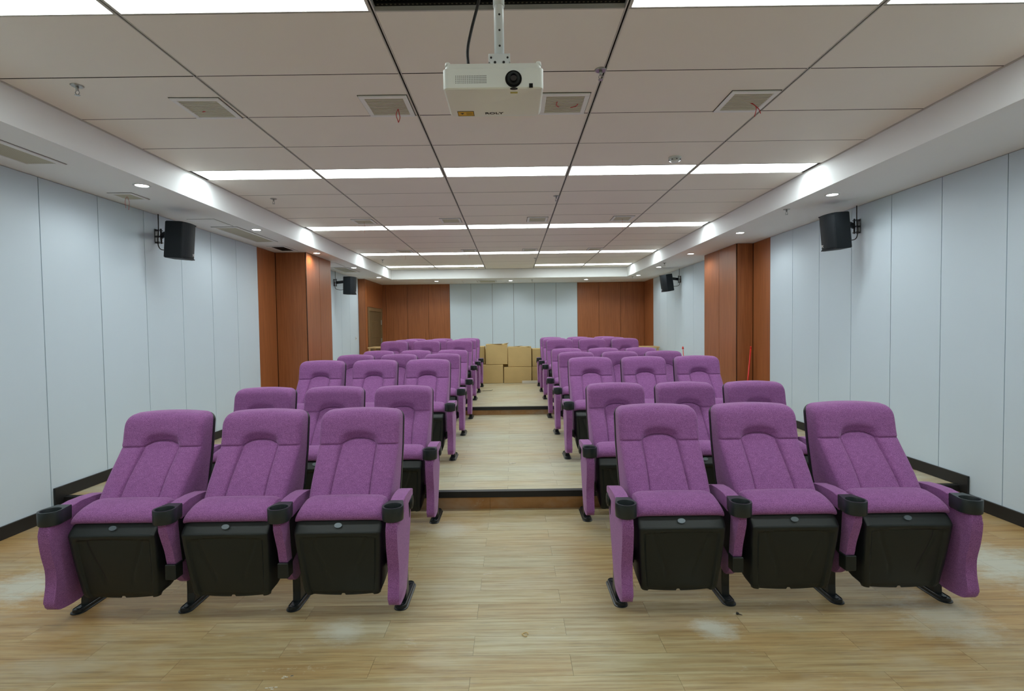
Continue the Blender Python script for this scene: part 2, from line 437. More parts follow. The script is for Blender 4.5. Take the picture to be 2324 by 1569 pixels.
baseboard('baseboard_back', 'black skirting board along the far end wall', [(XL, XR-BT, YB-BT, YB, Z2, Z2+.1)])

# ================================================================== CEILING
ce = struct('ceiling', 'lowered white plaster border and recessed grid of white metal tiles', 'ceiling')
bm = bmesh.new(); box(bm, XL-.1, XR+.1, YF-.1, YB+.1, ZT+.62, ZT+.7); link_mesh('slab', bm, 'void', ce)
for nm, (x0, x1, y0, y1) in (('soffit', (XL-.01, CXL, YF, YB)), ('soffit', (CXR, XR+.01, YF, YB)), ('soffit', (CXL, CXR, CYB, YB+.01)), ('soffit', (CXL, CXR, YF, CYF))):
    bm = bmesh.new(); box(bm, x0, x1, y0, y1, ZS, ZT+.15); link_mesh(nm, bm, 'soffit', ce)
# thin dark reveal where tiles meet the border
for x0, x1, y0, y1 in ((CXL-.001, CXL+.012, CYF, CYB), (CXR-.012, CXR+.001, CYF, CYB), (CXL, CXR, CYB-.01, CYB+.001)):
    bm = bmesh.new(); box(bm, x0, x1, y0, y1, ZT-.006, ZT+.012); link_mesh('edge_angle', bm, 'tbar', ce)
TH = .003
cols = [CXL+.012]+[GX+1.2*k for k in range(4)]+[CXR-.012]
rows = []; lights = []
y = G0-.3-2.7
for base in (G0-2.7-.3, G0-.3, G0+2.4, G0+5.1, G0+7.8):
    lights.append((base, base+.3))
    for k in range(4 if base < G0+7 else 3): rows.append((base+.3+.6*k, base+.3+.6*(k+1)))
lights.append((G0+9.9, G0+10.2)); rows.append((G0+10.2, CYB-.01))
rows.append((CYF, G0-3.0))
tcache = {}
def tile(xa, xb, ya, yb):
    key = (round(xb-xa, 3), round(yb-ya, 3))
    if key not in tcache:
        bm = bmesh.new(); lx, ly = (xb-xa)/2, (yb-ya)/2
        box(bm, -lx, lx, -ly, ly, 0, TH, .0008)
        bmesh.ops.recalc_face_normals(bm, faces=bm.faces[:])
        me = bpy.data.meshes.new('ceiling_tile'); bm.to_mesh(me); bm.free(); me.materials.append(M['tile']); tcache[key] = me
    link_data('ceiling_tile', tcache[key], ce, ((xa+xb)/2, (ya+yb)/2, ZT+random.uniform(-.0006, .0006)))
gb = .0112
for ya, yb in rows:
    for i in range(5):
        a = cols[i]+(gb if i else .002); b = cols[i+1]-(gb if i < 4 else .002)
        tile(a, b, ya+.0042, yb-.0042)
for yj in sorted({round(yb, 4) for ya, yb in rows if any(abs(yb-q) < 1e-3 for q, _ in rows)}):
    bm = bmesh.new(); box(bm, CXL+.013, CXR-.013, yj-.0042, yj+.0042, ZT+.0004, ZT+.004); link_mesh('joint_strip', bm, 'groove', ce)
tile(cols[2]+gb, cols[3]-gb, G0+9.9+.002, G0+10.2-.002)
bm = bmesh.new(); box(bm, CXL, CXR, CYF, G0-.31, ZT+.007, ZT+.012); box(bm, CXL, GX+1.2, G0-.31, G0+.005, ZT+.007, ZT+.012); box(bm, GX+2.4, CXR, G0-.31, G0+.005, ZT+.007, ZT+.012)
box(bm, CXL, CXR, G0+.005, CYB, ZT+.007, ZT+.012); link_mesh('tile_backing', bm, 'groove', ce)
for k in range(4):
    x = GX+1.2*k
    for s in (-1, 1):
        bm = bmesh.new(); box(bm, x+s*.0078-.003, x+s*.0078+.003, CYF, CYB-.01, ZT-.001, ZT+.03); link_mesh('grid_bar', bm, 'tbar', ce)
# lights
warm = {}
lc = [0]
lightnames = {0: 'behind the camera'}
rown = ['row behind the projector', 'row above the projector', 'first full row past the projector', 'second full row past the projector', 'third full row past the projector', 'row farthest away']
coln = ['door wall end', 'second from door wall', 'middle', 'second from red-pole wall', 'red-pole wall end']
lp = None
for r, (ya, yb) in enumerate(lights):
    for i in range(5):
        if i == 2 and r in (1, 5): continue
        a = cols[i]+(gb if i else .03); b = cols[i+1]-(gb if i < 4 else .03)
        o = empty('ceiling_light', ((a+b)/2, (ya+yb)/2, ZT))
        lx, ly = (b-a)/2, (yb-ya)/2-.002
        bm = bmesh.new(); f = .008
        for q in ((-lx, lx, -ly, -ly+f), (-lx, lx, ly-f, ly), (-lx, -lx+f, -ly+f, ly-f), (lx-f, lx, -ly+f, ly-f)): box(bm, *q, -.001, .03)
        link_mesh('light_frame', bm, 'tbar', o)
        bm = bmesh.new(); box(bm, -lx+f, lx-f, -ly+f, ly-f, .002, .006); link_mesh('diffuser', bm, 'light', o)
        tag(o, 'lit white strip light panel, %s, %s' % (rown[r], coln[i]), 'ceiling light', 'strip light panels in the tiled ceiling')
bm = bmesh.new(); box(bm, GX+1.2+.012, GX+2.4-.012, G0-.008, G0+.001, ZT-.002, ZT+.02); link_mesh('grid_bar', bm, 'tbar', ce)
# hole edge strip over the missing panel
o = empty('perforated_channel', (GX+1.8, G0-.02, ZT+.02))
bm = bmesh.new(); box(bm, -.585, .585, -.012, .012, .0, .03); link_mesh('channel', bm, 'black', o)
bm = bmesh.new()
for k in range(56): box(bm, -.575+k*.0205, -.575+k*.0205+.008, -.0135, -.012, .012, .018)
for k in range(56): box(bm, -.575+k*.0205, -.575+k*.0205+.008, -.006, .002, -.001, .0)
q = link_mesh('slots', bm, 'grille_back', o); q['kind'] = 'stuff'
tag(o, 'black perforated channel across the open panel gap above the projector', 'channel')
bm = bmesh.new(); tube(bm, [(-.17, 2.32, ZT+.3), (-.165, 2.33, ZT+.12), (-.15, 2.5, ZT+.1), (-.13, 2.9, ZT+.14)], .006); 

# ------------------------------------------------------------------ downlights
dl = [(-3.155, 4.52), (-3.155, 6.53), (-3.165, 8.56), (-3.18, 10.62), (-3.19, 12.65), (-1.97, 13.85), (-.01, 13.95), (1.99, 13.88), (3.15, 12.95), (3.17, 11.22), (3.165, 9.22), (3.15, 7.2), (3.155, 5.15), (-3.155, 2.5), (3.155, 3.1), (-3.155, .4), (3.155, .9)]
dlab = ['nearest one over the door side wall, above a square wired vent', 'second over the door side wall, beyond the hanging speaker', 'casting amber light on the brown pilaster of the door side', 'over the door side wall, above the small far speaker', 'in the far corner above the door', 'over the brown panels left of the far white wall', 'middle one of the three along the far end', 'over the brown panels right of the far white wall', 'in the far corner on the red-pole side', 'above the far speaker of the red-pole side', 'over the brown pilaster next to the red pole', 'between the near speaker and the red pole pilaster', 'nearest one over the wall with the red pole', 'out of view, beside the camera, door side', 'out of view, beside the camera, red-pole side', 'out of view, behind the camera, door side', 'out of view, behind the camera, red-pole side']
for (x, yy), lb in zip(dl, dlab):
    o = empty('downlight', (x, yy, ZS)); o2 = o
    bm = bmesh.new()
    n = 28
    for i in range(n):
        t0, t1 = 2*math.pi*i/n, 2*math.pi*(i+1)/n
        prof = [(.066, .0), (.064, -.005), (.052, -.004), (.047, .001)]
        for (ra, za), (rb, zb_) in zip(prof, prof[1:]):
            bm.faces.new([bm.verts.new((r_*math.cos(t_), r_*math.sin(t_), z_)) for r_, t_, z_ in ((ra, t0, za), (ra, t1, za), (rb, t1, zb_), (rb, t0, zb_))])
    bmesh.ops.remove_doubles(bm, verts=bm.verts[:], dist=1e-5)
    link_mesh('trim_ring', bm, 'white_metal', o)
    bm = bmesh.new(); cyl(bm, (0, 0, -.0015), (0, 0, .003), .048, n=28); link_mesh('lamp_lens', bm, 'down', o)
    la = bpy.data.lights.new('downlight_lamp', 'SPOT'); la.energy = SPOT_W; la.spot_size = math.radians(165); la.spot_blend = .6; la.shadow_soft_size = .045
    la.color = (1.0, .72, .38) if (8 < yy < 9) else (1.0, .9, .75) if 9 < yy < 10 else (.96, 1, .98)
    lo = bpy.data.objects.new('lamp', la); COL.objects.link(lo); lo.parent = o; lo.location = (0, 0, -.012)
    tag(o, 'small round lit downlight, '+lb, 'downlight', 'downlights in the ceiling border')

# ------------------------------------------------------------------ vents
def vent(x0, x1, y0, y1, z, label, nsl, along='x', wires=None, frame=.03, name='ceiling_vent', group='vents in the ceiling', dark=False, tilt=0):
    o = empty(name, ((x0+x1)/2, (y0+y1)/2, z)); lx, ly = (x1-x0)/2, (y1-y0)/2
    bm = bmesh.new()
    for q in ((-lx, lx, -ly, -ly+frame), (-lx, lx, ly-frame, ly), (-lx, -lx+frame, -ly+frame, ly-frame), (lx-frame, lx, -ly+frame, ly-frame)): box(bm, *q, -.010, .0, .002)
    link_mesh('vent_frame', bm, 'soffit', o)
    bm = bmesh.new(); e_ = .005
    for q in ((-lx-e_, lx+e_, -ly-e_, -ly+.004), (-lx-e_, lx+e_, ly-.004, ly+e_), (-lx-e_, -lx+.004, -ly, ly), (lx-.004, lx+e_, -ly, ly)): box(bm, *q, -.0012, .0)
    link_mesh('shadow_gap', bm, 'grille_back', o)
    bm = bmesh.new(); box(bm, -lx+frame, lx-frame, -ly+frame, ly-frame, -.002, -.0005); link_mesh('backing', bm, 'black' if dark else 'grille_back', o)
    if nsl:
        A = 2*(ly if along == 'x' else lx)-2*frame; st = A/nsl
        bm = bmesh.new(); wd = st*.62
        if along == 'x': box(bm, -lx+frame, lx-frame, -wd/2, wd/2, -.006, -.003)
        else: box(bm, -wd/2, wd/2, -ly+frame, ly-frame, -.006, -.003)
        bmesh.ops.recalc_face_normals(bm, faces=bm.faces[:])
        me = bpy.data.meshes.new('slat'); bm.to_mesh(me); bm.free(); me.materials.append(M['grille'])
        for i in range(nsl):
            c = -A/2+st*(i+.5)
            link_data('slat', me, o, (0, c, 0) if along == 'x' else (c, 0, 0))
    if wires:
        for pts in wires:
            bm = bmesh.new(); tube(bm, pts, .0026 if z > ZT-.1 and y0 < 5 else .0014, 6); link_mesh('wire', bm, 'redwire', o)
    tag(o, label, 'vent', group); o.rotation_euler.z = tilt
    return o
va = (3.40, 3.70)
for x, wz, lb, ti in ((-2.02, [[(-.03, .04, -.004), (-.05, .03, -.012)]], 'square louvred ceiling vent nearest the door side wall, set askew, with a short wire stub', .03),
                  (-.81, [[(.06, .04, -.004), (.055, .0, -.06), (.07, -.01, -.11)], [(.06, .04, -.004), (.075, .02, -.07), (.07, -.01, -.115)]], 'square louvred ceiling vent with a red wire loop, beside the projector towards the door side', 0),
                  (.37, [[(-.03, .04, -.006), (-.05, .0, -.012), (-.05, -.06, -.014)], [(.05, .05, -.006), (.08, .02, -.012), (.09, -.02, -.014)]], 'square louvred vent just behind the projector with two flat curled wires', 0),
                  (1.59, [[(.04, .02, -.004), (.07, .0, -.04), (.05, -.02, -.11)], [(.05, .02, -.004), (.085, .0, -.05), (.09, -.02, -.09)]], 'square louvred vent with two bright red wire ends, towards the red-pole side', 0)):
    vent(x-.155, x+.155, va[0]-.01, va[1]+.01, ZT-.001, lb, 12, wires=wz, tilt=ti)
for x, lb in ((-2.02, 'small far ceiling vent with hanging wire, before the second full light row, near door side'), (-.82, 'small far ceiling vent before the second full light row, second from door side'), (.375, 'small far ceiling vent before the second full light row, second from red-pole side'), (1.55, 'small far ceiling vent with red wires before the second full light row, near red-pole side')):
    wz = [[(0, 0, -.004), (.005, 0, -.08), (0, 0, -.16)]] if abs(x+2.02) < .1 or x > 1 else None
    vent(x-.14, x+.14, 7.12, 7.42, ZT-.001, lb, 10, wires=wz)
for x, lb in ((-2.03, 'faint far vent with two thin hanging wires, before the third full light row'), (-.8, 'faint far vent with a short red wire, before the third full light row'), (.37, 'faint far vent in the middle before the third full light row'), (1.62, 'faint far vent before the third full light row, near red-pole side')):
    wz = [[(0, 0, -.004), (.005, 0, -.08), (0, 0, -.15)]] if x < 0 else None
    vent(x-.14, x+.14, 9.95, 10.25, ZT-.001, lb, 6, wires=wz)
vent(-3.60, -3.30, 2.9, 3.93, ZS, 'long slatted air grille over the near door side wall, cut by the frame edge', 14, 'y', frame=.04)
vent(-3.62, -3.41, 4.74, 4.98, ZS, 'small square vent with dangling thin wires above the near door side panels', 8, 'x', [[(-.02, .0, -.004), (-.03, -.01, -.05), (-.025, -.01, -.11)], [(-.015, .0, -.004), (-.0, .0, -.06), (.0, -.01, -.13)]], frame=.025)
vent(-3.60, -3.29, 6.32, 7.42, ZS, 'long slatted air grille behind the near speaker of the door side', 12, 'y', frame=.035)
vent(-3.62, -3.36, 7.80, 8.28, ZS, 'open dark ceiling hole beside the brown pilaster of the door side', 0, 'x', frame=.03, dark=True)
vent(-3.62, -3.29, 10.5, 11.4, ZS, 'long grille above the small far speaker of the door side', 10, 'y', frame=.035)
vent(-.86, -.40, 13.75, 14.35, ZS, 'grille in the border above the far white panels', 10, 'x', frame=.03)
def hatch(x0, x1, y0, y1, label):
    o = empty('access_hatch', ((x0+x1)/2, (y0+y1)/2, ZS)); lx, ly = (x1-x0)/2, (y1-y0)/2
    bm = bmesh.new(); box(bm, -lx, lx, -ly, ly, -.0006, .0); link_mesh('gap', bm, 'grille_back', o)
    bm = bmesh.new(); box(bm, -lx+.006, lx-.006, -ly+.006, ly-.006, -.004, -.0006, .001); link_mesh('hatch_lid', bm, 'soffit', o)
    tag(o, label, 'hatch', 'access hatches')
hatch(-3.62, -3.31, 5.88, 6.29, 'flat white access hatch beside the long grille near the speaker')
hatch(-3.58, -3.28, 9.80, 10.4, 'flat access hatch just past the door side pilaster')
hatch(-1.30, -.90, 13.78, 14.32, 'flat access hatch beside the grille at the far end')

# sprinklers, detectors
def sprinkler_proto():
    o = empty('sprinkler')
    bm = bmesh.new(); cyl(bm, (0, 0, 0), (0, 0, -.006), .036, .03, 20); link_mesh('escutcheon', bm, 'chrome', o)
    bm = bmesh.new(); cyl(bm, (0, 0, -.006), (0, 0, -.03), .009, .008, 10)
    for s in (-1, 1): tube(bm, [(s*.006, 0, -.03), (s*.012, 0, -.042), (s*.004, 0, -.056)], .0022, 6)
    link_mesh('frame_body', bm, 'chrome', o)
    bm = bmesh.new(); cyl(bm, (0, 0, -.056), (0, 0, -.059), .015, .013, 14); link_mesh('deflector', bm, 'chrome', o)
    return o
sp0 = sprinkler_proto(); first = True
for x, yy, z, lb in ((-2.61, 3.21, ZT, 'over the near door side seats, beside the askew vent'), (.54, 3.10, ZT, 'just beyond the projector on a tile joint'), (-2.68, 5.97, ZT, 'beyond the first full light row, door side'), (.53, 6.01, ZT, 'beyond the first full light row, at the centre'),
        (-2.75, 11.25, ZT, 'beyond the third full light row, near the door side'), (.53, 11.3, ZT, 'small far one beyond the third light row, centre'), (3.04, 5.78, ZS, 'in the border between two downlights of the red-pole side'), (3.08, 10.5, ZS, 'in the border above the far speaker of the red-pole side'), (3.07, 13.2, ZS, 'in the far border corner of the red-pole side'), (.555, 13.75, ZS, 'in the far end border, near the middle downlight')):
    o = sp0 if first else copy_tree(sp0); first = False
    o.location = (x, yy, z); tag(o, 'small metal ceiling sprinkler head, '+lb, 'sprinkler', 'sprinkler heads')
def detector(x, yy, lb):
    o = empty('smoke_detector', (x, yy, ZT))
    bm = bmesh.new(); cyl(bm, (0, 0, 0), (0, 0, -.012), .055, .055, 24); link_mesh('base', bm, 'white_metal', o)
    bm = bmesh.new(); cyl(bm, (0, 0, -.012), (0, 0, -.03), .046, .05, 24); cyl(bm, (0, 0, -.03), (0, 0, -.045), .05, .026, 24); link_mesh('head', bm, 'white_metal', o)
    bm = bmesh.new()
    for k in range(8):
        a = k*math.pi/4; bx, by = .0485*math.cos(a), .0485*math.sin(a)
        box(bm, bx-.006, bx+.006, by-.006, by+.006, -.029, -.024)
    link_mesh('slots', bm, 'ink', o)
    tag(o, lb, 'smoke detector')
detector(1.475, 4.70, 'round white smoke detector just before the first full light row')
detector(-.83, 12.55, 'small far smoke detector hanging before the last light row')

# ================================================================== CHAIR
P5 = .5855
def sstep(a, b, x):
    t = max(0, min(1, (x-a)/(b-a))); return t*t*(3-2*t)
def interp(tab, z):
    for (za, a), (zb_, b) in zip(tab, tab[1:]):
        if z <= zb_: 
            t = (z-za)/(zb_-za) if zb_ > za else 0
            return a+(b-a)*max(0, min(1, t))
    return tab[-1][1]
def make_backrest():
    YFr = [(.36, -.01), (.56, .085), (.66, .155), (.74, .222), (.80, .274), (.835, .300), (.87, .312), (.92, .322), (.97, .334), (1.0, .345), (1.035, .366)]
    YBk = [(.36, .30), (.60, .40), (.80, .435), (1.035, .472)]
    Wd = [(.36, .222), (.60, .228), (.80, .236), (.95, .237), (1.035, .236)]
    NX, NZ = 44, 64
    def ztop(x): 
        u = abs(x)/.237; z = 1.037-.016*u*u
        c = .045; e = abs(x)-(.237-c)
        if e > 0: z -= c-math.sqrt(max(0, c*c-min(e, c)**2))
        return z
    ZSM, HA = .838, .030
    def hwid(z): return .103+.010*sstep(.84, .45, z)
    def zarch(q): return ZSM+HA*(1-abs(q)**2.6)          # q = x/hw in -1..1
    def front(x, z, q, zs_, inside, ds, dt):
        y = interp(YFr, z); ax = abs(x)
        hz = 1-sstep(.80, 1.22, ax/hwid(z))
        dep = (1-sstep(zs_, zs_+.062, z)) if z > zs_ else (1-.75*sstep(0, .14, zs_-z))
        y += .028*hz*dep
        y -= .004*sstep(zs_-.001, zs_+.014, z)*(1-hz)
        w = interp(Wd, z)
        if z <= zs_:
            if inside: y -= .008*(1-q*q)*sstep(0, .03, zs_-z)
            else:
                t = max(0, min(1, (ax-hwid(z))/(w-hwid(z))))
                y -= .013*math.sin(math.pi*t**.8)*sstep(0, .03, zs_-z)
        g = 0
        if z <= zs_+.001: g = math.exp(-(ds/.0045)**2)
        gh = .9 if inside else .35
        g = max(g, gh*math.exp(-(dt/.0045)**2))
        y += .0115*g
        e = (w-ax)
        if e < .03: y += .03-math.sqrt(max(0, .0009-(.03-max(e, 0))**2))
        et = ztop(x)-z
        if et < .04: y += .04-math.sqrt(max(0, .0016-(.04-max(et, 0))**2))
        return y
    bm = bmesh.new(); G = []
    # columns: (zone, parameter). zone 0 = inside the arch panel, +-1 = bolsters
    colsp = []
    nb = [0, .02, .04, .075, .15, .27, .42, .57, .70, .80, .87, .92, .96, .985, 1.0]
    for t in reversed(nb[1:]): colsp.append((-1, t))
    ni = [-1, -.965, -.93, -.85, -.72, -.55, -.36, -.18, 0, .18, .36, .55, .72, .85, .93, .965, 1]
    for t in ni: colsp.append((0, t))
    for t in nb[1:]: colsp.append((1, t))
    rlo = [i/26 for i in range(24)]+[.935, .96, .978, .989, 1.0]
    rhi = [.012, .024, .045, .075, .12, .18, .25, .34, .45, .56, .67, .76, .83, .885, .92, .95, .975, .99, 1.0]
    for seg, vv in [(0, v) for v in rlo]+[(1, v) for v in rhi]:
        row = []
        for zn, t in colsp:
            # iterate once: need z to get widths
            xg = .105*t if zn == 0 else zn*(.105+.13*t)
            for _ in range(3):
                zs_ = zarch(t) if zn == 0 else ZSM
                zt = ztop(xg)
                z = .36+(zs_-.36)*vv if seg == 0 else zs_+(zt-zs_)*vv
                hw, w = hwid(z), interp(Wd, z)
                xg = hw*t if zn == 0 else zn*(hw+(w-hw)*t)
            ds = (1-abs(t))*hw if zn == 0 else t*(w-hw)
            row.append(bm.verts.new((xg, front(xg, z, t if zn == 0 else 1, zs_, zn == 0, ds, abs(z-zs_)), z)))
        G.append(row)
    vs, us = G, colsp
    for i in range(len(vs)-1):
        for j in range(len(us)-1):
            bm.faces.new((G[i][j], G[i][j+1], G[i+1][j+1], G[i+1][j]))
    # sides + top skirt to back
    border = [G[i][0] for i in range(len(vs))]+[G[-1][j] for j in range(1, len(us))]+[G[i][-1] for i in range(len(vs)-2, -1, -1)]
    prev = border
    for t in (.45, 1.0):
        cur = []
        for bv in border:
            yb_ = interp(YBk, bv.co.z)-.008
            cur.append(bm.verts.new((bv.co.x, bv.co.y+(yb_-bv.co.y)*t, bv.co.z+.003*math.sin(t*3))))
        for k in range(len(border)-1):
            bm.faces.new((prev[k], prev[k+1], cur[k+1], cur[k]))
        prev = cur
    bm.faces.new(prev)
    # shell
    sb = bmesh.new(); rings = []
    N2 = 16
    for off, ins in ((-.016, -.004), (.0, -.006), (.014, .002), (.02, .02)):
        ring = []
        for bv in border[::1]:
            cx, cz = 0, .7
            x, z = bv.co.x, bv.co.z
            nx = x*(1-ins/.237); nz = .36+(z-.36)*(1-ins/.675-.016)
            ring.append(sb.verts.new((nx, interp(YBk, z)+off, nz)))
        rings.append(ring)
    for a, b in zip(rings, rings[1:]):
        for k in range(len(a)-1): sb.faces.new((a[k], a[k+1], b[k+1], b[k]))
    sb.faces.new(rings[-1]); sb.faces.new(rings[0][::-1])
    return bm, sb
def make_seat():
    # folded-up seat: pan (black) + cushion behind
    NX, NZ = 64, 48
    prof_front = [(.112, -.035), (.135, -.048), (.22, -.062), (.36, -.084), (.45, -.097), (.464, -.099), (.471, -.097), (.49, -.080), (.528, -.045)]
    wd = [(.112, .196), (.14, .205), (.25, .216), (.40, .226), (.49, .230), (.515, .228), (.528, .222)]
    bm = bmesh.new(); G = []
    vs = [i/NZ for i in range(NZ+1)]; us = [i/NX*2-1 for i in range(NX+1)]
    us = sorted(us+[-.845, .845, -.875, .875, -.975, .975]); vs = sorted(vs+[.86, .875, .93, .95, .03])
    def f(x, z, w):
        y = interp(prof_front, z)
        ax = abs(x)
        ins = w-ax; zr = .452-.015*(ax/.23)**2 
        m = sstep(.030, .040, ins)*sstep(zr+.002, zr-.010, z)     # inside recess
        y += .014*m
        y += .010*m*math.sin(max(0, min(1, (z-.13)/.33))*math.pi)*(-.9)*(1-(ax/.2)**2)
        curve = .145-.075*sstep(.46, .18, z)
        if z > .16: y += .006*m*math.exp(-((ax-curve)/.009)**2)*sstep(.16, .24, z)
        e = ins
        if e < .02: y += .02-math.sqrt(max(0, .0004-(.02-max(e, 0))**2))
        return y
    for v in vs:
        row = []
        for u in us:
            z0_ = .112+.016*u*u*.0
            zb_ = .116-.012*(1-u*u)
            if abs(u) < .06: zb_ += .010
            z = zb_+(.528-zb_)*v-.004*u*u*v-.020*max(0, (abs(u)-.84)/.16)**2*v**5
            w = interp(wd, z); x = w*u
            row.append(bm.verts.new((x, f(x, z, w), z)))
        G.append(row)
    for i in range(len(vs)-1):
        for j in range(len(us)-1): bm.faces.new((G[i][j], G[i][j+1], G[i+1][j+1], G[i+1][j]))
    # side skirts to back line: back depth depends on z
    bk = [(.10, -.01), (.125, .035), (.17, .14), (.26, .20), (.40, .16), (.528, .02)]
    border = [G[i][0] for i in range(len(vs)-1, -1, -1)]+[G[0][j] for j in range(1, len(us))]+[G[i][-1] for i in range(1, len(vs))]+[G[-1][j] for j in range(len(us)-2, 0, -1)]
    cur = []
    for bv in border:
        z = bv.co.z
        if z > .515: yb_ = bv.co.y+.02
        else: yb_ = max(interp(bk, z), bv.co.y+.02)
        cur.append(bm.verts.new((bv.co.x*.985, yb_, z+(.03 if z < .13 else 0))))
    n = len(border)
    for k in range(n): bm.faces.new((border[k], border[(k+1) % n], cur[(k+1) % n], cur[k]))
    bm.faces.new(cur)
    # cushion
    cb = bmesh.new()
    prof = smooth_closed([(-.064, .522), (-.075, .545), (-.058, .572), (-.02, .594), (.03, .606), (.075, .608), (.125, .590), (.16, .54), (.19, .42), (.20, .30), (.15, .22), (.08, .22), (.0, .50)], 4)
    NXc = 18; rings = []
    for i in range(NXc+1):
        u = i/NXc*2-1; u = math.sin(u*math.pi/2)
        x = .229*u; sh = 1-.07*max(0, (abs(u)-.78)/.22)**2.2
        ring = []
        for y_, z_ in prof:
            cy_, cz_ = .05, .40
            yy = cy_+(y_-cy_)*sh; zz = cz_+(z_-cz_)*sh+.004*(1-u*u)*(1 if z_ > .55 else 0)
            ring.append(cb.verts.new((x*(1-.075*sstep(.525, .612, z_)), yy, zz)))
        rings.append(ring)
    m_ = len(prof)
    for a, b in zip(rings, rings[1:]):
        for k in range(m_): cb.faces.new((a[k], a[(k+1) % m_], b[(k+1) % m_], b[k]))
    cb.faces.new(rings[0][::-1]); cb.faces.new(rings[-1])
    return bm, cb
def auto_smooth(o, ang=35):
    me = o.data
    for p in me.polygons: p.use_smooth = True
    bm = bmesh.new(); bm.from_mesh(me)
    for e in bm.edges:
        if len(e.link_faces) == 2 and e.calc_face_angle(0) > math.radians(ang): e.smooth = False
    bm.to_mesh(me); bm.free()
AW = .036   # arm half width
def cup_mesh():
    bm = bmesh.new(); n = 40; r, ri, yc = .055, .045, -.108; zt, zb_ = .612, .537; yend = -.022
    hull = [(-AW, yend), (AW, yend)]
    def outer(th):
        dx, dy = math.cos(th), math.sin(th)
        # convex hull of circle and back edge, by sampling
        best = r
        # back edge
        if dy > 0:
            t = (yend-yc)/dy; x = dx*t
            if abs(x) <= AW: return (dx*t, dy*t)
        # tangential side line from (±AW,yend) to circle: support with lines
        s = 1 if dx >= 0 else -1
        ax_, ay_ = s*AW, yend-yc
        dist = math.hypot(ax_, ay_); a0 = math.atan2(ay_, ax_*s); phi = math.acos(r/dist); tp = a0-phi
        tx, ty = r*math.cos(tp)*s, r*math.sin(tp)
        # intersect ray with segment (tx,ty)-(ax,ay)
        ex, ey = ax_-tx, ay_-ty; den = dx*ey-dy*ex
        if abs(den) > 1e-9:
            t = (tx*ey-ty*ex)/den; q = (tx*dy-ty*dx)/den
            if t > 0 and -1e-6 <= q <= 1+1e-6: return (dx*t, dy*t)
        return (dx*r, dy*r)
    ths = [2*math.pi*i/n for i in range(n)]
    for s in (1, -1):
        ths.append(math.atan2(yend-yc, s*AW))
    ths = sorted(t % (2*math.pi) for t in ths); n = len(ths)
    O = [outer(t) for t in ths]
    def ring(pts, z, k=1): return [bm.verts.new((x*k, yc+y*k, z)) for x, y in pts]
    C = [(math.cos(t)*ri, math.sin(t)*ri) for t in ths]
    C2 = [(math.cos(t)*.040, math.sin(t)*.040) for t in ths]
    rr = [ring(O, zb_+.004, .955), ring(O, zb_+.008, .985), ring(O, zt-.004, 1.0), ring(O, zt, .975), ring(C, zt-.001), ring(C, zt-.004, .97), ring(C2, zb_+.008)]
    for a, b in zip(rr, rr[1:]):
        for k in range(n): bm.faces.new((a[k], a[(k+1) % n], b[(k+1) % n], b[k]))
    bm.faces.new(rr[0][::-1]); bm.faces.new(rr[-1])
    return bm
